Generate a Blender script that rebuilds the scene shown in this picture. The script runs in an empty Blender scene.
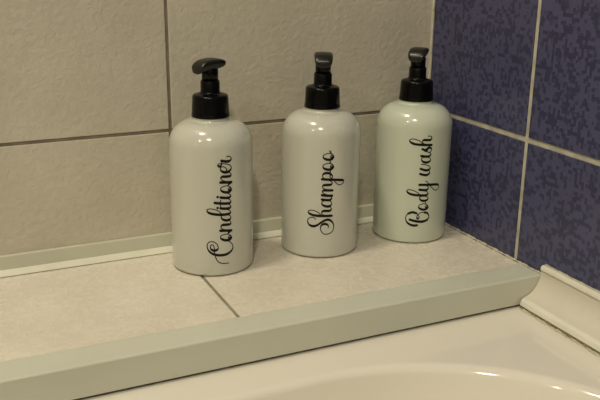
import bpy, bmesh, math
from math import pi, sin, cos, radians
from mathutils import Vector, Matrix

scene = bpy.context.scene
COL = scene.collection

# ------------------------------------------------------------------ materials
def new_mat(name):
    m = bpy.data.materials.new(name)
    m.use_nodes = True
    nt = m.node_tree
    for n in list(nt.nodes):
        nt.nodes.remove(n)
    out = nt.nodes.new('ShaderNodeOutputMaterial')
    b = nt.nodes.new('ShaderNodeBsdfPrincipled')
    nt.links.new(b.outputs[0], out.inputs[0])
    return m, nt, b

def node(nt, kind, **kw):
    n = nt.nodes.new(kind)
    for k, v in kw.items():
        setattr(n, k, v)
    return n

def srgb(r, g, b):
    f = lambda c: c / 12.92 if c <= .04045 else ((c + .055) / 1.055) ** 2.4
    return (f(r / 255), f(g / 255), f(b / 255), 1)

def ramp(nt, src, stops):
    r = node(nt, 'ShaderNodeValToRGB')
    e = r.color_ramp.elements
    e[0].position, e[0].color = stops[0]
    e[1].position, e[1].color = stops[-1]
    for p, c in stops[1:-1]:
        x = e.new(p); x.color = c
    nt.links.new(src, r.inputs[0])
    return r

def coords(nt, scale=(1, 1, 1), rot=(0, 0, 0)):
    tc = node(nt, 'ShaderNodeTexCoord')
    mp = node(nt, 'ShaderNodeMapping')
    mp.inputs['Scale'].default_value = scale
    mp.inputs['Rotation'].default_value = rot
    nt.links.new(tc.outputs['Object'], mp.inputs[0])
    return mp.outputs[0]

def plain(name, col, rough=.4, noise=0, nscale=30, bump=0, bscale=200, spec=.5, coat=0):
    m, nt, b = new_mat(name)
    b.inputs['Base Color'].default_value = col
    b.inputs['Roughness'].default_value = rough
    b.inputs['Specular IOR Level'].default_value = spec
    b.inputs['Coat Weight'].default_value = coat
    b.inputs['Coat Roughness'].default_value = .05
    v = coords(nt)
    if noise:
        n = node(nt, 'ShaderNodeTexNoise'); n.inputs['Scale'].default_value = nscale
        n.inputs['Detail'].default_value = 5
        nt.links.new(v, n.inputs['Vector'])
        dk = tuple(c * (1 - noise) for c in col[:3]) + (1,)
        lt = tuple(min(1, c * (1 + noise * .6)) for c in col[:3]) + (1,)
        r = ramp(nt, n.outputs['Fac'], [(.3, dk), (.7, lt)])
        nt.links.new(r.outputs[0], b.inputs['Base Color'])
    if bump:
        n2 = node(nt, 'ShaderNodeTexNoise'); n2.inputs['Scale'].default_value = bscale
        n2.inputs['Detail'].default_value = 3
        nt.links.new(v, n2.inputs['Vector'])
        bp = node(nt, 'ShaderNodeBump'); bp.inputs['Strength'].default_value = bump
        bp.inputs['Distance'].default_value = .001
        nt.links.new(n2.outputs['Fac'], bp.inputs['Height'])
        nt.links.new(bp.outputs[0], b.inputs['Normal'])
    return m

def blocks(nt, plane, cell):
    """irregular little rectangles, as printed on the tiles: two sheets of
    box-metric cells laid over one another; returns one 0..1 value"""
    tc = node(nt, 'ShaderNodeTexCoord')
    sp = node(nt, 'ShaderNodeSeparateXYZ'); nt.links.new(tc.outputs['Object'], sp.inputs[0])
    a, c = {'xz': ('X', 'Z'), 'yz': ('Y', 'Z'), 'xy': ('X', 'Y')}[plane]
    outs = []
    # each sheet is a rectangular grid whose rows and columns slip against each other by random amounts
    for i, (sx, sy) in enumerate([(.8, 1.25), (1.45, .8)]):
        U = node(nt, 'ShaderNodeMath', operation='MULTIPLY_ADD'); U.inputs[1].default_value = sx / cell; U.inputs[2].default_value = 71.3 * (i + 1)
        V = node(nt, 'ShaderNodeMath', operation='MULTIPLY_ADD'); V.inputs[1].default_value = sy / cell; V.inputs[2].default_value = 53.7 * (i + 1)
        nt.links.new(sp.outputs[a], U.inputs[0]); nt.links.new(sp.outputs[c], V.inputs[0])
        P, Q = (U, V) if i == 0 else (V, U)
        fl = node(nt, 'ShaderNodeMath', operation='FLOOR'); nt.links.new(Q.outputs[0], fl.inputs[0])
        wn = node(nt, 'ShaderNodeTexWhiteNoise', noise_dimensions='1D'); nt.links.new(fl.outputs[0], wn.inputs['W'])
        ad = node(nt, 'ShaderNodeMath', operation='MULTIPLY_ADD'); ad.inputs[1].default_value = 5
        nt.links.new(wn.outputs['Value'], ad.inputs[0]); nt.links.new(P.outputs[0], ad.inputs[2])
        vo = node(nt, 'ShaderNodeTexVoronoi', voronoi_dimensions='1D', feature='F1'); vo.inputs['Scale'].default_value = 1
        nt.links.new(ad.outputs[0], vo.inputs['W'])
        s0 = node(nt, 'ShaderNodeSeparateColor'); nt.links.new(vo.outputs['Color'], s0.inputs[0])
        cb = node(nt, 'ShaderNodeCombineXYZ'); nt.links.new(s0.outputs[0], cb.inputs[0]); nt.links.new(fl.outputs[0], cb.inputs[1])
        w2 = node(nt, 'ShaderNodeTexWhiteNoise', noise_dimensions='2D'); nt.links.new(cb.outputs[0], w2.inputs['Vector'])
        outs.append(w2.outputs['Value'])
    mx = node(nt, 'ShaderNodeMath', operation='MULTIPLY')
    nt.links.new(outs[0], mx.inputs[0]); nt.links.new(outs[1], mx.inputs[1])
    return mx.outputs[0], tc.outputs['Object']

def tile_mat(name, plane, base, dark, cell, rough, rough2, relief, fine, contrast=(.18, .24)):
    m, nt, b = new_mat(name)
    f, oc = blocks(nt, plane, cell)
    r = ramp(nt, f, [(contrast[0], dark), (contrast[1], base)])
    n = node(nt, 'ShaderNodeTexNoise'); n.inputs['Scale'].default_value = 14; n.inputs['Detail'].default_value = 6
    nt.links.new(oc, n.inputs['Vector'])
    r2 = ramp(nt, n.outputs['Fac'], [(.3, (.90, .89, .87, 1)), (.7, (1, 1, 1, 1))])
    mx = node(nt, 'ShaderNodeMix', data_type='RGBA', blend_type='MULTIPLY')
    mx.inputs[0].default_value = 1
    nt.links.new(r.outputs[0], mx.inputs[6]); nt.links.new(r2.outputs[0], mx.inputs[7])
    nt.links.new(mx.outputs[2], b.inputs['Base Color'])
    rr = node(nt, 'ShaderNodeMapRange')
    rr.inputs['From Min'].default_value = contrast[0]; rr.inputs['From Max'].default_value = contrast[1]
    rr.inputs['To Min'].default_value = rough2; rr.inputs['To Max'].default_value = rough
    nt.links.new(f, rr.inputs['Value']); nt.links.new(rr.outputs[0], b.inputs['Roughness'])
    # relief: block pattern plus leathery fine grain
    n2 = node(nt, 'ShaderNodeTexNoise'); n2.inputs['Scale'].default_value = 190; n2.inputs['Detail'].default_value = 3
    n2.inputs['Distortion'].default_value = .5
    nt.links.new(oc, n2.inputs['Vector'])
    b1 = node(nt, 'ShaderNodeBump'); b1.inputs['Strength'].default_value = fine; b1.inputs['Distance'].default_value = .0012
    nt.links.new(n2.outputs['Fac'], b1.inputs['Height'])
    b2 = node(nt, 'ShaderNodeBump'); b2.inputs['Strength'].default_value = relief; b2.inputs['Distance'].default_value = .0005
    nt.links.new(rr.outputs[0], b2.inputs['Height']); nt.links.new(b1.outputs[0], b2.inputs['Normal'])
    nt.links.new(b2.outputs[0], b.inputs['Normal'])
    return m

BEIGE = (.60, .56, .465, 1); BEIGE_D = (.582, .542, .449, 1)
M_beige = tile_mat('beige_tile_wall', 'xz', BEIGE, BEIGE_D, .006, .42, .5, .25, .62)
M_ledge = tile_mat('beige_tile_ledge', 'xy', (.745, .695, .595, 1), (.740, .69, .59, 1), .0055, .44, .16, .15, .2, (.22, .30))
M_blue = tile_mat('blue_tile', 'yz', (.070, .072, .158, 1), (.034, .036, .092, 1), .0040, .36, .34, .10, .10, (.10, .17))
M_grout_b = plain('grout_brown', (.23, .19, .145, 1), .9, .25, 60, .4, 900)
M_grout_l = plain('grout_cream', (.50, .48, .39, 1), .85, .25, 70, .4, 900)
M_grout_s = plain('grout_shelf', (.25, .23, .17, 1), .9, .25, 60, .4, 900)
M_seal = plain('silicone_cream', (.55, .52, .41, 1), .5, .2, 120, .5, 500)
M_dark_bead = plain('dark_brown_bead', (.16, .12, .07, 1), .9, .5, 200)
M_profile = plain('plastic_profile', (.59, .60, .505, 1), .35, .04, 12)
M_trim = plain('plastic_trim', (.55, .545, .435, 1), .4, .05, 20)
M_trim_lit = plain('soft_lip_lit', (.72, .705, .59, 1), .45, .06, 40)  # paler trim plastic: light on the upturned lower band put into the colour
M_stripl = plain('plastic_strip_lip', (.78, .76, .66, 1), .4, .05, 30)
M_grimel = plain('pale_grime', (.30, .25, .15, 1), .9, .5, 250)
M_strip = plain('plastic_bath_strip', (.67, .63, .54, 1), .38, .05, 25)
M_tub = plain('acrylic_bath', (.79, .75, .66, 1), .075, 0, spec=.5, coat=.3)
M_paint = plain('painted_wall', (.36, .35, .31, 1), .7)
M_floor = plain('floor_tile', (.30, .26, .21, 1), .5)
M_bottle = plain('bottle_plastic', (.575, .575, .50, 1), .18, 0, spec=.5, coat=.5)
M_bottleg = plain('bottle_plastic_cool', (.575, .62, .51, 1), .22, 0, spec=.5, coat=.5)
M_black = plain('black_plastic', (.002, .002, .002, 1), .25, 0, spec=.18)
M_blackm = plain('satin_black_plastic', (.004, .004, .003, 1), .32, 0, spec=.5)
M_ink = plain('black_vinyl', (.008, .007, .006, 1), .5, 0, spec=.2)
M_diff, _nt, _b = new_mat('lit_diffuser')
_b.inputs['Base Color'].default_value = (.8, .8, .75, 1)
_b.inputs['Emission Color'].default_value = (.97, .88, .69, 1)
_b.inputs['Emission Strength'].default_value = 4
M_chrome = plain('lamp_metal', (.6, .6, .6, 1), .3)
M_chrome.node_tree.nodes['Principled BSDF'].inputs['Metallic'].default_value = 1

# ------------------------------------------------------------------ helpers
def obj(name, bm, mats, parent=None, smooth=False, loc=None):
    me = bpy.data.meshes.new(name)
    bmesh.ops.recalc_face_normals(bm, faces=bm.faces)
    bm.to_mesh(me); bm.free()
    for m in (mats if isinstance(mats, (list, tuple)) else [mats]):
        me.materials.append(m)
    if smooth:
        for p in me.polygons:
            p.use_smooth = True
    o = bpy.data.objects.new(name, me); COL.objects.link(o)
    if parent: o.parent = parent
    if loc: o.location = loc
    return o

def add_box(bm, x0, x1, y0, y1, z0, z1, mi=0, bev=0):
    vs = [bm.verts.new((x, y, z)) for x in (x0, x1) for y in (y0, y1) for z in (z0, z1)]
    fs = [bm.faces.new([vs[i] for i in f]) for f in
          ((0, 1, 3, 2), (4, 6, 7, 5), (0, 4, 5, 1), (2, 3, 7, 6), (0, 2, 6, 4), (1, 5, 7, 3))]
    for f in fs: f.material_index = mi
    if bev:
        es = list({e for f in fs for e in f.edges})
        r = bmesh.ops.bevel(bm, geom=es, offset=bev, segments=2, affect='EDGES', profile=.6)
        for f in r['faces']: f.material_index = mi

def lathe(bm, prof, n=96, cap0=True, cap1=True):
    rings = []
    for r, z in prof:
        rings.append([bm.verts.new((r * cos(2 * pi * k / n), r * sin(2 * pi * k / n), z)) for k in range(n)])
    for a, b in zip(rings, rings[1:]):
        for k in range(n):
            bm.faces.new((a[k], a[(k + 1) % n], b[(k + 1) % n], b[k]))
    if cap0: bm.faces.new(rings[0][::-1])
    if cap1: bm.faces.new(rings[-1])

def arc(cx, cz, r, a0, a1, n, rz=None):
    rz = rz or r
    return [(cx + r * cos(radians(a0 + (a1 - a0) * i / n)), cz + rz * sin(radians(a0 + (a1 - a0) * i / n))) for i in range(n + 1)]

def struct(o):
    o['kind'] = 'structure'; return o

def thing(name, label, cat, loc=(0, 0, 0), group=None):
    o = bpy.data.objects.new(name, None); COL.objects.link(o); o.location = loc
    o.empty_display_size = .02
    tag(o, label, cat, group); return o

def tag(o, label, cat, group=None):
    o['label'] = label; o['category'] = cat
    if group: o['group'] = group
    return o

# ------------------------------------------------------------------ room shell
G = .0017           # half the joint width
H = .1134           # height of the tile joint over the ledge
X_L, Y_F, Z_F, Z_C = -2.55, -2.15, -.60, 1.72

def cuts(a, b, first, step):
    c = [first]
    while c[-1] - step > a: c.append(c[-1] - step)
    while c[0] + step < b: c.insert(0, c[0] + step)
    c = sorted(v for v in c if a < v < b)
    return [a] + c + [b]

def tiled_wall(name, axis, u0, u1, first_u, w, mats, G=.0015, thick=.06):
    """axis 'x': the wall across the back (faces -y). axis 'y': the wall on the right (faces -x)"""
    bm = bmesh.new()
    us = [u for u in cuts(u0, u1, first_u, w) if u <= first_u or u == u1]; zs = cuts(Z_F, Z_C, H, .40)
    for i in range(len(us) - 1):
        for j in range(len(zs) - 1):
            a, b = us[i] + (G if i else 0), us[i + 1] - (G if i < len(us) - 2 else 0)
            c, d = zs[j] + (G if j else 0), zs[j + 1] - (G if j < len(zs) - 2 else 0)
            if axis == 'x': add_box(bm, a, b, 0, .008, c, d, 0, .0007)
            else: add_box(bm, 0, .008, a, b, c, d, 0, .0007)
    if axis == 'x': add_box(bm, u0, u1, .0011, thick, Z_F, Z_C, 1)
    else: add_box(bm, .0011, thick, u0, u1, Z_F, Z_C, 1)
    return struct(obj(name, bm, mats))

tiled_wall('wall_back', 'x', X_L, -.0, -.2758, .25, [M_beige, M_grout_b])
tiled_wall('wall_right', 'y', Y_F, -.0, -.1542, .25, [M_blue, M_grout_l], .0024)

def slab(name, x0, x1, y0, y1, z0, z1, m):
    bm = bmesh.new(); add_box(bm, x0, x1, y0, y1, z0, z1)
    return struct(obj(name, bm, m))
slab('wall_left', X_L - .06, X_L, Y_F, .06, Z_F, Z_C, M_paint)
slab('wall_front', X_L - .06, .06, Y_F - .06, Y_F, Z_F, Z_C, M_paint)
slab('floor', X_L - .06, .06, Y_F - .06, .06, Z_F - .06, Z_F, M_floor)
slab('ceiling', X_L - .06, .06, Y_F - .06, .06, Z_C, Z_C + .06, M_paint)

def wobble(t, s):
    return (sin(t * 310 + s) + .7 * sin(t * 731 + 2.1 * s) + .5 * sin(t * 1490 + 3.7 * s)) / 2.2

def bead(bm, axis, t0, t1, n, rad, amp, seed, u, v, k=6):
    """uneven filler bead laid along x, y or z, lying in the corner at (u, v)"""
    rings = []
    for i in range(n + 1):
        t = t0 + (t1 - t0) * i / n
        r = max(.0002, rad + amp * wobble(t, seed))
        du = amp * .6 * wobble(t * 1.3, seed + 5)
        ring = []
        for j in range(k):
            a = 2 * pi * j / k
            p, q = u + du + r * cos(a), v + r * sin(a)
            ring.append(bm.verts.new({'x': (t, p, q), 'y': (p, t, q), 'z': (p, q, t)}[axis]))
        rings.append(ring)
    for a, b in zip(rings, rings[1:]):
        for j in range(k): bm.faces.new((a[j], a[(j + 1) % k], b[(j + 1) % k], b[j]))
    bm.faces.new(rings[0][::-1]); bm.faces.new(rings[-1])

# silicone joint in the corner between the beige and the blue wall
bm = bmesh.new(); bead(bm, 'z', .0, Z_C, 160, .0016, .0002, 1, -.0008, -.0004)
struct(obj('trim_1', bm, M_seal, smooth=True))

# two-part plastic trim running along the foot of the beige wall
def extrude_x(bm, prof, x0, x1, mi=0):
    a = [bm.verts.new((x0, y, z)) for y, z in prof]; b = [bm.verts.new((x1, y, z)) for y, z in prof]
    n = len(prof)
    for i in range(n):
        f = bm.faces.new((a[i], a[(i + 1) % n], b[(i + 1) % n], b[i])); f.material_index = mi
    bm.faces.new(a[::-1]).material_index = mi; bm.faces.new(b).material_index = mi

def extrude_y(bm, prof, y0, y1, mi=0):
    a = [bm.verts.new((x, y0, z)) for x, z in prof]; b = [bm.verts.new((x, y1, z)) for x, z in prof]
    n = len(prof)
    for i in range(n):
        f = bm.faces.new((a[i], a[(i + 1) % n], b[(i + 1) % n], b[i])); f.material_index = mi
    bm.faces.new(a[::-1]).material_index = mi; bm.faces.new(b).material_index = mi

bm = bmesh.new()
extrude_x(bm, [(-.0001, .0168), (-.0022, .0168), (-.0030, .0160), (-.0054, .0052), (-.0001, .0052)], X_L + .002, -.0026)
extrude_x(bm, [(-.0005, .0051), (-.0056, .0051), (-.0066, .0046), (-.0100, .0016), (-.0106, .0008), (-.0103, .0005), (-.0005, .0005)], X_L + .002, -.0026, 1)
o = struct(obj('trim_2', bm, [M_trim, M_trim_lit]))

# ------------------------------------------------------------------ tiled ledge
DL, DI, FH = -.1927, -.1650, -.0240    # front of the ledge, inner edge of its edging, foot of its face
ledge = thing('tiled_ledge', 'low beige tiled ledge behind the bath carrying the three pump bottles', 'ledge', (-1.0, -.09, 0))
LO = Vector((-1.0, -.09, 0))
def lobj(name, bm, m, smooth=False):
    o = obj(name, bm, m, ledge, smooth); o.location = -LO; return o
bm = bmesh.new()
add_box(bm, X_L + .002, -.0012, -.180, -.0012, -.595, -.0085)
lobj('base', bm, M_grout_s)
bm = bmesh.new()
xs = [u for u in cuts(X_L + .002, -.0015, -.2742, .25) if u < -.27 or u > -.01]
for i in range(len(xs) - 1):
    add_box(bm, xs[i] + (.0014 if i else 0), xs[i + 1] - (.0014 if i < len(xs) - 2 else 0), DI - .004, -.0014, -.0083, 0, 0, .0006)
add_box(bm, X_L + .002, -.0015, DI - .003, -.0012, -.0084, -.0008, 1)
lobj('tile_top', bm, [M_ledge, M_grout_s])
bm = bmesh.new()
prof = [(DI, .0002), (DI, .0007)] + [(DI - .002, .0009)] + \
       [(DL + .0016 + .0016 * cos(radians(a)), -.0007 + .0016 * sin(radians(a))) for a in (90, 115, 140, 160, 180)] + \
       [(DL, FH + .0005), (DL + .0004, FH), (DL + .0022, FH), (DL + .0022, -.0030), (DI - .0045, -.0030), (DI - .0045, .0002)]
extrude_x(bm, prof, X_L + .002, -.0026)
o = lobj('edge_profile', bm, M_profile); o['label'] = 'pale grey-green plastic edging'
bm = bmesh.new(); bead(bm, 'y', -.196, -.002, 150, .0011, .0007, 3, -.0006, .0006)
lobj('filler_bead', bm, M_seal, True)

# uneven dark brown bead where the ledge stands over the bath rim
bm = bmesh.new(); bead(bm, 'x', -1.70, -.022, 500, .0015, .0007, 9, DL + .0045, -.0254)
struct(obj('trim_3', bm, M_dark_bead, smooth=True))

# ------------------------------------------------------------------ bath
ZR = -.0265
def rrect(x0, x1, y0, y1, r, z, n=28):
    out = []
    for cx, cy, a0 in ((x1 - r, y1 - r, 0), (x0 + r, y1 - r, 90), (x0 + r, y0 + r, 180), (x1 - r, y0 + r, 270)):
        for i in range(n + 1):
            a = radians(a0 + 90 * i / n)
            out.append((cx + r * cos(a), cy + r * sin(a), z))
    return out
bm = bmesh.new()
IX0, IX1, IY0, IY1, IR = -1.66, -.038, -.845, -.2255, .192
OX0, OX1, OY0, OY1 = -1.72, -.0015, -.905, -.1835
loops = [rrect(OX0, OX1, OY0, OY1, .004, -.56), rrect(OX0, OX1, OY0, OY1, .004, ZR - .004), rrect(OX0 + .0012, OX1 - .0012, OY0 + .0012, OY1 - .0012, .004, ZR - .001),
         rrect(OX0 + .004, OX1 - .004, OY0 + .004, OY1 - .004, .006, ZR)]
loops.append(rrect(IX0 - .012, IX1 + .012, IY0 - .012, IY1 + .012, IR + .012, ZR))
FR = .0075
for i in range(0, 9):
    a = radians(90 - 74 * i / 8)
    d = FR * cos(a); z = ZR - FR * (1 - sin(a))
    loops.append(rrect(IX0 + d, IX1 - d, IY0 + d, IY1 - d, IR - d * .4, z))
for d, z in ((.0084, .0100), (.0110, .020), (.019, .045), (.030, .075), (.045, .13), (.06, .20), (.075, .28), (.095, .335), (.125, .365), (.16, .380), (.21, .385)):
    loops.append(rrect(IX0 + d, IX1 - d, IY0 + d, IY1 - d, max(.04, IR - d * .3), ZR - z))
prev = None
for L in loops:
    vs = [bm.verts.new(v) for v in L]
    if prev:
        n = len(vs)
        for k in range(n): bm.faces.new((prev[k], prev[(k + 1) % n], vs[(k + 1) % n], vs[k]))
    prev = vs
bm.faces.new(prev)
tub = obj('bathtub', bm, M_tub, smooth=True)
tag(tub, 'glossy cream bathtub with rounded corner below the tiled ledge', 'bathtub')
md = tub.modifiers.new('ws', 'WEIGHTED_NORMAL'); md.keep_sharp = False

# ------------------------------------------------------------------ cove strip between bath and blue wall
YS0, YS1 = -1.0, -.1933
strip = thing('bath_sealing_strip', 'cream plastic cove strip sealing the bath rim to the blue tiled wall', 'sealing strip', (0, -.5, 0))
def sobj(name, bm, m, smooth=False):
    o = obj(name, bm, m, strip, smooth); o.location = (0, .5, 0); return o
bm = bmesh.new()
cv = [(-.0034, .0048)] + [(-.0034 - .0190 * (1 - cos(radians(a))) , .0040 - .0215 * sin(radians(a))) for a in range(8, 85, 7)]
extrude_y(bm, cv + [(-.0216, -.0185), (-.0216, -.0258), (-.0005, -.0258), (-.0005, .0048)], YS0, YS1)
sobj('cove', bm, M_strip)
bm = bmesh.new()
extrude_y(bm, [(-.0003, .0052), (-.0003, .0098), (-.0020, .0101), (-.0038, .0094), (-.0044, .0072), (-.0042, .0056)], YS0, YS1 - .0002)
o = sobj('upper_lip', bm, M_stripl)
bm = bmesh.new()
extrude_y(bm, [(-.0208, -.0170), (-.0222, -.0168), (-.0242, -.0190), (-.0250, -.0228), (-.0244, -.0234), (-.0217, -.0234)], YS0, YS1 - .002)
sobj('lower_lip', bm, M_stripl)
bm = bmesh.new(); bead(bm, 'y', -.60, -.1945, 300, .0011, .0005, 4, -.0236, -.0250)
sobj('grime_line', bm, M_grimel, True)
bm = bmesh.new(); bead(bm, 'y', -.60, -.1965, 300, .0012, .0008, 8, -.0252, -.0263)
sobj('sealant_line', bm, M_seal, True)
bm = bmesh.new(); bead(bm, 'y', -.60, -.1945, 300, .0008, .0004, 6, -.0002, .0104)
sobj('filler_line', bm, M_seal, True)

# ------------------------------------------------------------------ pump bottles
def spline(pts, step=.35):
    """Catmull-Rom through control points, pen order kept"""
    P = [pts[0]] + list(pts) + [pts[-1]]
    out = []
    for i in range(1, len(P) - 2):
        p0, p1, p2, p3 = P[i - 1], P[i], P[i + 1], P[i + 2]
        L = math.hypot(p2[0] - p1[0], p2[1] - p1[1])
        n = max(2, int(L / step))
        for k in range(n):
            t = k / n
            out.append(tuple(.5 * ((2 * b) + (-a + c) * t + (2 * a - 5 * b + 4 * c - d) * t * t + (-a + 3 * b - 3 * c + d) * t ** 3)
                             for a, b, c, d in zip(p0, p1, p2, p3)))
    out.append(pts[-1])
    return out

RB = 36.0
def lettering(strokes, thin=.86, thick=2.45):
    bm = bmesh.new()
    R = (RB + .12) / 1000
    def P(s, z):
        a = s / RB
        return bm.verts.new((R * cos(a), R * sin(a), z / 1000))
    def disc(s, z, r):
        c = [P(s + r * cos(2 * pi * k / 14), z + r * sin(2 * pi * k / 14)) for k in range(14)]
        bm.faces.new(c)
    for st in strokes:
        if len(st) == 1:
            disc(st[0][0], st[0][1], 1.15); continue
        q = spline(st)
        n = len(q)
        w = []
        for i in range(n):
            a, b = q[max(0, i - 1)], q[min(n - 1, i + 1)]
            ds, dz = b[0] - a[0], b[1] - a[1]; L = math.hypot(ds, dz) or 1
            d = max(0, ds / L)                       # down-strokes of the writing run to the right on the bottle
            w.append(thin + (thick - thin) * d ** 1.7)
        for _ in range(3):
            w = [(w[max(0, i - 1)] + w[i] + w[min(n - 1, i + 1)]) / 3 for i in range(n)]
        prev = None
        for i in range(n):
            a, b = q[max(0, i - 1)], q[min(n - 1, i + 1)]
            ds, dz = b[0] - a[0], b[1] - a[1]; L = math.hypot(ds, dz) or 1
            nx, nz = -dz / L * w[i] / 2, ds / L * w[i] / 2
            pr = (P(q[i][0] + nx, q[i][1] + nz), P(q[i][0] - nx, q[i][1] - nz))
            if prev: bm.faces.new((prev[0], prev[1], pr[1], pr[0]))
            prev = pr
        disc(q[0][0], q[0][1], w[0] / 2); disc(q[-1][0], q[-1][1], w[-1] / 2)
    for f in bm.faces:
        f.normal_update()
    return bm

def body_bm():
    bm = bmesh.new()
    r = .036
    prof = [(.0280, .0018), (.0300, .0006), (.0322, .0000)]
    prof += arc(r - .0030, .0030, .0030, -80, 0, 6)
    prof += [(r, .02), (r, .05), (r, .08), (r, .10)]
    prof += arc(.0160, .1108, .0200, 0, 84, 16, .0200)
    prof += [(.0165, .1310), (.0160, .1316), (.0157, .1324), (.0157, .1368), (.0150, .1372)]
    lathe(bm, prof, 128)
    return bm

def collar_bm():
    bm = bmesh.new()
    prof = [(.0120, .1339), (.0162, .1339), (.0164, .1343), (.0164, .1353), (.0161, .1359), (.0159, .1390), (.0154, .1492)]
    prof += arc(.0127, .1503, .0026, 0, 80, 6)
    prof += [(.0110, .1534), (.0090, .1538), (.0084, .1548), (.0082, .1565), (.0081, .1638), (.0076, .1645), (.0050, .1645)]
    lathe(bm, prof, 72)
    return bm

def stem_bm():
    bm = bmesh.new()
    lathe(bm, [(.0050, .1640), (.0070, .1640), (.0070, .1735), (.0062, .1745), (.0040, .1745)], 48)
    return bm

def head_bm():
    """saddle-shaped press head; spout points along +x"""
    bm = bmesh.new()
    S = [(-.0125, .0058, .0066, .1804, .1772), (-.0110, .0068, .0084, .1818, .1754), (-.0060, .0068, .0092, .1828, .1740), (0, .0068, .0094, .1830, .1732),
         (.0052, .0068, .0093, .1824, .1728), (.0095, .0067, .0090, .1812, .1720), (.0128, .0064, .0087, .1784, .1708),
         (.0146, .0046, .0070, .1758, .1702)]
    prev = None; n = 20
    for x, wb, wt, zt, zb in S:
        ring = []
        for k in range(n):
            a = 2 * pi * k / n
            c, s = cos(a), sin(a)
            e = .55
            cc = math.copysign(abs(c) ** e, c); ss = math.copysign(abs(s) ** e, s)
            f = (ss + 1) / 2
            ring.append(bm.verts.new((x, cc * (wb + (wt - wb) * f), zb + (zt - zb) * f)))
        if prev:
            for k in range(n): bm.faces.new((prev[k], prev[(k + 1) % n], ring[(k + 1) % n], ring[k]))
        else: bm.faces.new(ring[::-1])
        prev = ring
    bm.faces.new(prev)
    return bm

def build_bottle(mat, label, group):
    t = thing('pump_bottle', label, 'bottle', group=group)
    b = obj('bottle_body', body_bm(), mat, t, True)
    obj('pump_collar', collar_bm(), M_black, t, True)
    obj('pump_stem', stem_bm(), M_black, t, True)
    h = obj('pump_head', head_bm(), M_blackm, t, True)
    h.modifiers.new('sub', 'SUBSURF').render_levels = 2
    h.modifiers['sub'].levels = 2
    return t

def place(t, x, y, head_az):
    t.location = (x, y, .0004)
    t.rotation_euler = (0, radians(.45), 0)      # the ledge falls a touch towards the blue wall
    for c in t.children:
        if c.name.startswith('pump_head'): c.rotation_euler = (0, 0, radians(head_az))

def copy_thing(t, label):
    r = t.copy(); COL.objects.link(r); r['label'] = label
    for ch in list(t.children):
        c = ch.copy(); COL.objects.link(c); c.parent = r
    return r

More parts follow.
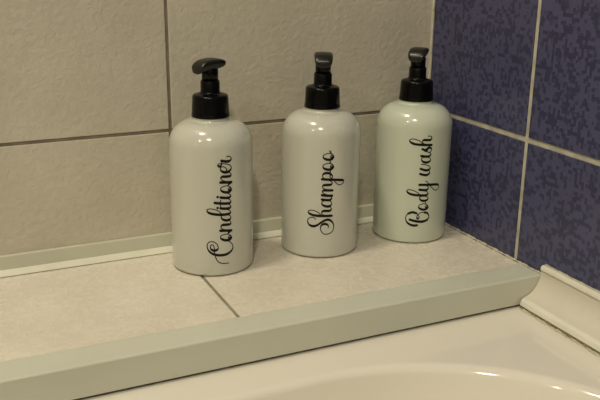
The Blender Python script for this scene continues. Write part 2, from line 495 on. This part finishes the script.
# pen strokes of the three words, mm round the bottle and mm up
TEXT = [[[(-54.52,11.57),(-59.65,11.88),(-63.56,13.69),(-65.75,17.31),(-66.88,21.85),(-67.04,26.32),(-68.25,29.59),(-70.18,28.67),(-69.86,25.72),(-66.89,24.19),(-63.84,25.78),(-64.67,29.81),(-68.31,32.38),(-71.83,31.54),(-73.13,28.11),(-71.69,24.02),(-67.92,21.0),(-62.15,19.64),(-56.12,20.03),(-51.68,22.69),(-50.44,26.24),(-52.08,29.66),(-54.54,31.68)],[(-56.83,38.38),(-60.67,37.58),(-61.61,35.79),(-60.47,34.2),(-57.26,32.84),(-53.92,32.73),(-51.9,33.97),(-52.15,36.01),(-54.17,37.69),(-56.83,38.38)],[(-52.15,36.01),(-53.98,36.2),(-54.54,34.99),(-53.68,34.2),(-52.11,34.42)],[(-54.78,38.03),(-54.69,39.24),(-53.34,40.04)],[(-61.6,41.89),(-57.11,41.51),(-51.89,41.01)],[(-52.61,41.27),(-59.09,42.91),(-61.15,44.83),(-60.01,46.73),(-56.34,46.82),(-53.01,46.77),(-52.13,48.11),(-53.18,49.71),(-55.59,50.62)],[(-57.53,55.86),(-59.85,55.45),(-60.85,53.88),(-59.58,51.94),(-56.27,50.65),(-53.15,51.19),(-52.19,53.05),(-53.44,54.74),(-56.18,55.81)],[(-60.47,56.74),(-62.68,59.28),(-65.82,60.94),(-70.2,61.73),(-72.62,60.8),(-72.15,58.94),(-69.04,57.46),(-62.1,56.22),(-55.16,56.09),(-52.34,57.33),(-53.37,59.18),(-55.76,60.4)],[(-61.22,61.82),(-57.43,61.21),(-53.68,61.23),(-52.04,62.51),(-53.28,64.17),(-55.34,65.14)],[(-66.01,66.92),(-59.98,66.02),(-53.96,65.61),(-51.96,66.96),(-53.21,68.82),(-55.26,69.78)],[(-61.08,69.1),(-61.4,65.82),(-61.2,63.01)],[(-61.04,71.41),(-57.26,70.69),(-53.87,70.58),(-52.02,71.96),(-52.78,73.27),(-54.84,74.35)],[(-63.83,62.35)],[(-63.64,71.94)],[(-56.41,81.24),(-60.1,80.32),(-61.03,78.5),(-59.9,76.82),(-56.84,75.57),(-53.65,75.55),(-51.65,76.97),(-51.9,78.99),(-53.84,80.65),(-56.41,81.24)],[(-51.9,78.99),(-53.65,79.11),(-54.2,77.87),(-53.37,77.1),(-51.86,77.4)],[(-54.04,80.94),(-54.09,82.26),(-52.61,83.04)],[(-61.04,84.52),(-56.36,84.18),(-51.54,83.86)],[(-52.24,84.1),(-58.31,85.7),(-60.73,87.55),(-59.67,89.28),(-55.6,89.19),(-52.29,89.41),(-51.7,91.08),(-53.5,92.57),(-55.19,93.3)],[(-56.53,93.11),(-55.62,95.28),(-56.79,97.02),(-59.06,98.02),(-60.93,97.08),(-60.59,94.79),(-57.52,93.02),(-53.83,93.44),(-51.48,95.72),(-52.14,98.27),(-54.74,99.7),(-58.04,100.38),(-61.56,100.79),(-63.15,99.61),(-62.05,98.38),(-60.51,99.17),(-59.83,101.5),(-59.79,103.74)],[(-59.93,103.11),(-56.03,102.23),(-52.98,102.39),(-51.34,104.11),(-52.23,105.84),(-54.28,106.67),(-55.43,106.03)]],
[[(-76.78,37.64),(-77.69,38.81),(-80.45,39.32),(-83.23,37.82),(-84.11,34.85),(-82.08,31.84),(-78.59,30.99),(-75.19,32.18),(-71.51,34.92),(-67.8,37.01),(-64.69,37.22),(-61.44,34.82),(-59.89,30.7),(-61.58,25.45),(-66.48,23.48),(-70.3,24.82),(-72.07,28.44),(-71.78,31.32),(-69.44,33.32),(-66.68,33.02),(-65.05,31.5),(-65.22,29.7)],[(-71.97,41.72),(-74.38,44.17),(-77.8,45.65),(-80.9,46.13),(-83.34,45.11),(-83.1,43.21),(-78.76,41.45),(-71.28,41.01),(-62.3,40.99)],[(-62.66,41.16),(-69.26,41.84),(-71.47,43.72),(-70.35,45.49),(-67.29,45.78),(-64.18,45.77),(-62.6,47.44),(-63.55,48.93),(-65.3,49.53)],[(-66.81,55.46),(-70.53,54.97),(-71.64,52.85),(-69.78,50.86),(-66.0,49.9),(-63.24,51.01),(-62.73,53.25),(-64.03,54.89),(-66.81,55.46)],[(-71.44,56.53),(-67.5,55.97),(-64.41,55.98),(-62.69,57.49),(-63.78,58.97),(-65.53,59.77)],[(-71.51,60.61),(-66.9,60.04),(-62.39,59.93)],[(-62.75,60.1),(-68.97,61.65),(-71.3,63.56),(-70.05,64.96),(-66.33,65.01),(-62.3,64.85)],[(-62.86,65.03),(-69.75,66.56),(-71.25,68.18),(-70.15,69.85),(-66.43,70.12),(-64.03,70.21),(-62.67,71.66),(-63.75,73.33),(-66.18,74.36)],[(-71.79,75.4),(-62.39,74.75),(-55.02,73.9),(-51.8,73.25),(-51.17,71.75),(-53.32,69.75),(-56.44,69.66),(-59.47,72.08),(-61.53,74.34),(-63.12,76.19)],[(-69.26,75.74),(-71.3,77.48),(-71.01,79.91),(-68.02,81.12),(-64.95,80.46),(-62.61,78.24),(-62.99,76.32),(-64.88,77.33),(-64.57,79.05)],[(-65.65,81.04),(-64.78,82.18),(-64.54,83.55)],[(-66.84,90.09),(-70.49,88.81),(-71.39,86.85),(-70.16,85.27),(-67.05,84.25),(-63.92,84.53),(-62.01,86.14),(-62.34,88.2),(-64.28,89.71),(-66.84,90.09)],[(-62.34,88.2),(-64.03,88.16),(-64.52,86.83),(-63.68,86.12),(-62.23,86.57)],[(-66.89,99.12),(-70.54,97.85),(-71.43,95.9),(-70.2,94.33),(-67.11,93.32),(-63.99,93.61),(-62.08,95.21),(-62.41,97.26),(-64.34,98.75),(-66.89,99.12)],[(-62.41,97.26),(-64.1,97.21),(-64.59,95.9),(-63.75,95.19),(-62.3,95.64)],[(-65.28,90.24),(-64.76,91.59),(-65.2,92.98)],[(-65.14,99.13),(-64.48,100.12),(-65.18,101.17),(-66.33,101.21)]],
[[(-76.61,24.34),(-70.82,22.96),(-64.9,22.39),(-60.3,23.38),(-57.87,26.29),(-58.66,29.42),(-62.37,31.44),(-66.17,31.46),(-69.01,29.59),(-70.17,26.97),(-68.99,25.36),(-67.84,27.07),(-69.14,29.37),(-71.26,31.27),(-74.5,31.83),(-78.34,30.44),(-80.56,26.34),(-79.49,22.03),(-76.37,19.57),(-72.75,18.54),(-69.51,18.77)],[(-76.61,24.34),(-70.81,22.81),(-64.13,22.26),(-59.51,23.68)],[(-62.37,31.37),(-59.96,30.69),(-58.18,28.38)],[(-78.33,30.29),(-74.5,31.83),(-70.88,30.9)],[(-64.58,40.32),(-68.07,39.12),(-68.98,37.12),(-67.58,35.58),(-64.61,34.39),(-61.63,34.62),(-59.5,36.07),(-59.96,38.26),(-61.95,39.83),(-64.58,40.32)],[(-59.96,38.26),(-61.65,38.27),(-62.09,36.92),(-61.2,36.16),(-59.77,36.55)],[(-62.53,40.33),(-62.39,41.81),(-62.69,42.96)],[(-64.86,47.68),(-67.8,47.35),(-68.58,45.73),(-66.49,43.58),(-62.7,43.21),(-60.21,44.64),(-60.16,46.36),(-62.58,47.53),(-64.86,47.68)],[(-69.02,49.83),(-71.28,51.71),(-74.54,53.29),(-78.8,54.05),(-81.0,52.63),(-78.62,50.35),(-73.62,49.08),(-67.14,48.67),(-62.64,48.58),(-60.24,50.09),(-61.3,51.89),(-63.27,52.56)],[(-69.05,54.28),(-65.22,53.78),(-62.19,53.82),(-60.35,55.52),(-61.25,57.38),(-63.61,58.28)],[(-69.32,59.09),(-60.95,58.83),(-50.56,58.01),(-48.14,55.66),(-49.17,53.31),(-52.5,52.65),(-56.69,55.66),(-60.22,59.73),(-62.06,61.72),(-63.88,62.72)],[(-69.43,69.76),(-66.34,68.81),(-62.96,68.5),(-60.05,70.26),(-60.65,72.14),(-62.49,73.15)],[(-69.2,74.73),(-65.88,73.54),(-62.49,73.15),(-59.88,74.85),(-60.95,76.91),(-64.31,78.36),(-68.95,79.23)],[(-64.37,85.61),(-68.01,85.44),(-69.04,83.44),(-66.68,81.21),(-62.96,80.82),(-60.21,82.45),(-60.5,84.5),(-62.49,85.51),(-64.37,85.61)],[(-69.41,87.15),(-65.41,86.47),(-62.05,86.59),(-60.07,88.33),(-61.11,89.99),(-63.84,91.09),(-66.84,92.29),(-68.56,93.62)],[(-68.71,93.62),(-65.78,92.83),(-62.57,94.98),(-59.95,93.73),(-60.05,91.58),(-62.05,90.27),(-64.07,91.32)],[(-68.14,93.61),(-64.99,91.86),(-62.91,94.28)],[(-69.37,99.14),(-71.23,101.08),(-75.13,102.66),(-78.6,103.09),(-80.97,101.88),(-80.04,99.94),(-75.94,98.35),(-68.94,97.71),(-60.03,97.33)],[(-60.43,97.5),(-67.21,98.75),(-69.1,100.57),(-67.91,102.19),(-64.14,102.22),(-61.51,102.29),(-60.15,103.99),(-61.35,105.78),(-63.99,105.92)]]]

GB = 'white pump bottles on the tiled ledge'
b1 = build_bottle(M_bottle, 'white pump bottle with black pump, lettered Conditioner, farthest from the blue wall', GB)
b2 = copy_thing(b1, 'white pump bottle with black pump, lettered Shampoo, between the other two bottles')
b3 = copy_thing(b1, 'white pump bottle with black pump, lettered Body wash, next to the blue wall')
place(b1, -.2549, -.0475, -166)
place(b2, -.1479, -.0470, -115)
place(b3, -.0484, -.0485, -134)
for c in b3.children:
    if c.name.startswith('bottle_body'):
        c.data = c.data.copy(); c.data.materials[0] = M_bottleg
for b, st in zip((b1, b2, b3), TEXT):
    o = obj('lettering', lettering(st), M_ink, b)
    o['label'] = 'black script lettering'

# ------------------------------------------------------------------ ceiling lamps
def lamp(x, y, power, label, size=.085):
    t = thing('ceiling_lamp', label, 'lamp', (x, y, Z_C), 'round ceiling lamps')
    bm = bmesh.new()
    r = size / 2
    lathe(bm, [(r - .01, -.001), (r + .018, -.001), (r + .020, -.004), (r + .016, -.014), (r + .006, -.016), (r + .002, -.010), (r - .01, -.008)], 64)
    obj('lamp_ring', bm, M_chrome, t, True)
    bm = bmesh.new()
    lathe(bm, [(r + .0015, -.0095), (r, -.0125), (r * .6, -.0135)], 64)
    obj('diffuser', bm, M_diff, t, True)
    ld = bpy.data.lights.new('lamp_light', 'AREA'); ld.shape = 'DISK'; ld.size = size
    ld.energy = power; ld.color = LCOL
    lo = bpy.data.objects.new('lamp_light', ld); COL.objects.link(lo); lo.parent = t; lo.location = (0, 0, -.020)
LCOL = (.97, .88, .69)
lamp(-.93, -1.42, 9.5, 'round ceiling lamp nearer the blue wall', .17)
lamp(-1.98, -1.32, 4.8, 'round ceiling lamp farther from the blue wall', .10)

lamp(-.82, -.21, 5.4, 'added overhead fill lamp above the tiled ledge', .24)  # added fill from overhead, brightens the ledge and other level surfaces

w = bpy.data.worlds.new('world'); scene.world = w; w.use_nodes = True
w.node_tree.nodes['Background'].inputs[0].default_value = (.9, .8, .6, 1)
w.node_tree.nodes['Background'].inputs[1].default_value = .02

# ------------------------------------------------------------------ camera
cd = bpy.data.cameras.new('camera'); cam = bpy.data.objects.new('camera', cd); COL.objects.link(cam)
cd.sensor_width = 36; cd.lens = 825.436 * 36 / 600; cd.clip_start = .01
right = Vector((0.9059458, -0.4232742, 0.0100985)); up = Vector((0.1190878, 0.2776310, 0.9532781)); fw = Vector((0.4063008, 0.8624157, -0.3019253))
Mx = Matrix((right, up, -fw)).transposed().to_4x4()
Mx.translation = Vector((-.480187, -.709278, .279631))
cam.matrix_world = Mx
scene.camera = cam

scene.cycles.use_denoising = True
scene.cycles.max_bounces = 10
scene.cycles.sample_clamp_indirect = 4
vs = scene.view_settings
vs.view_transform = 'Standard'; vs.look = 'None'; vs.gamma = 1; vs.use_curve_mapping = False
vs.exposure = 0.96
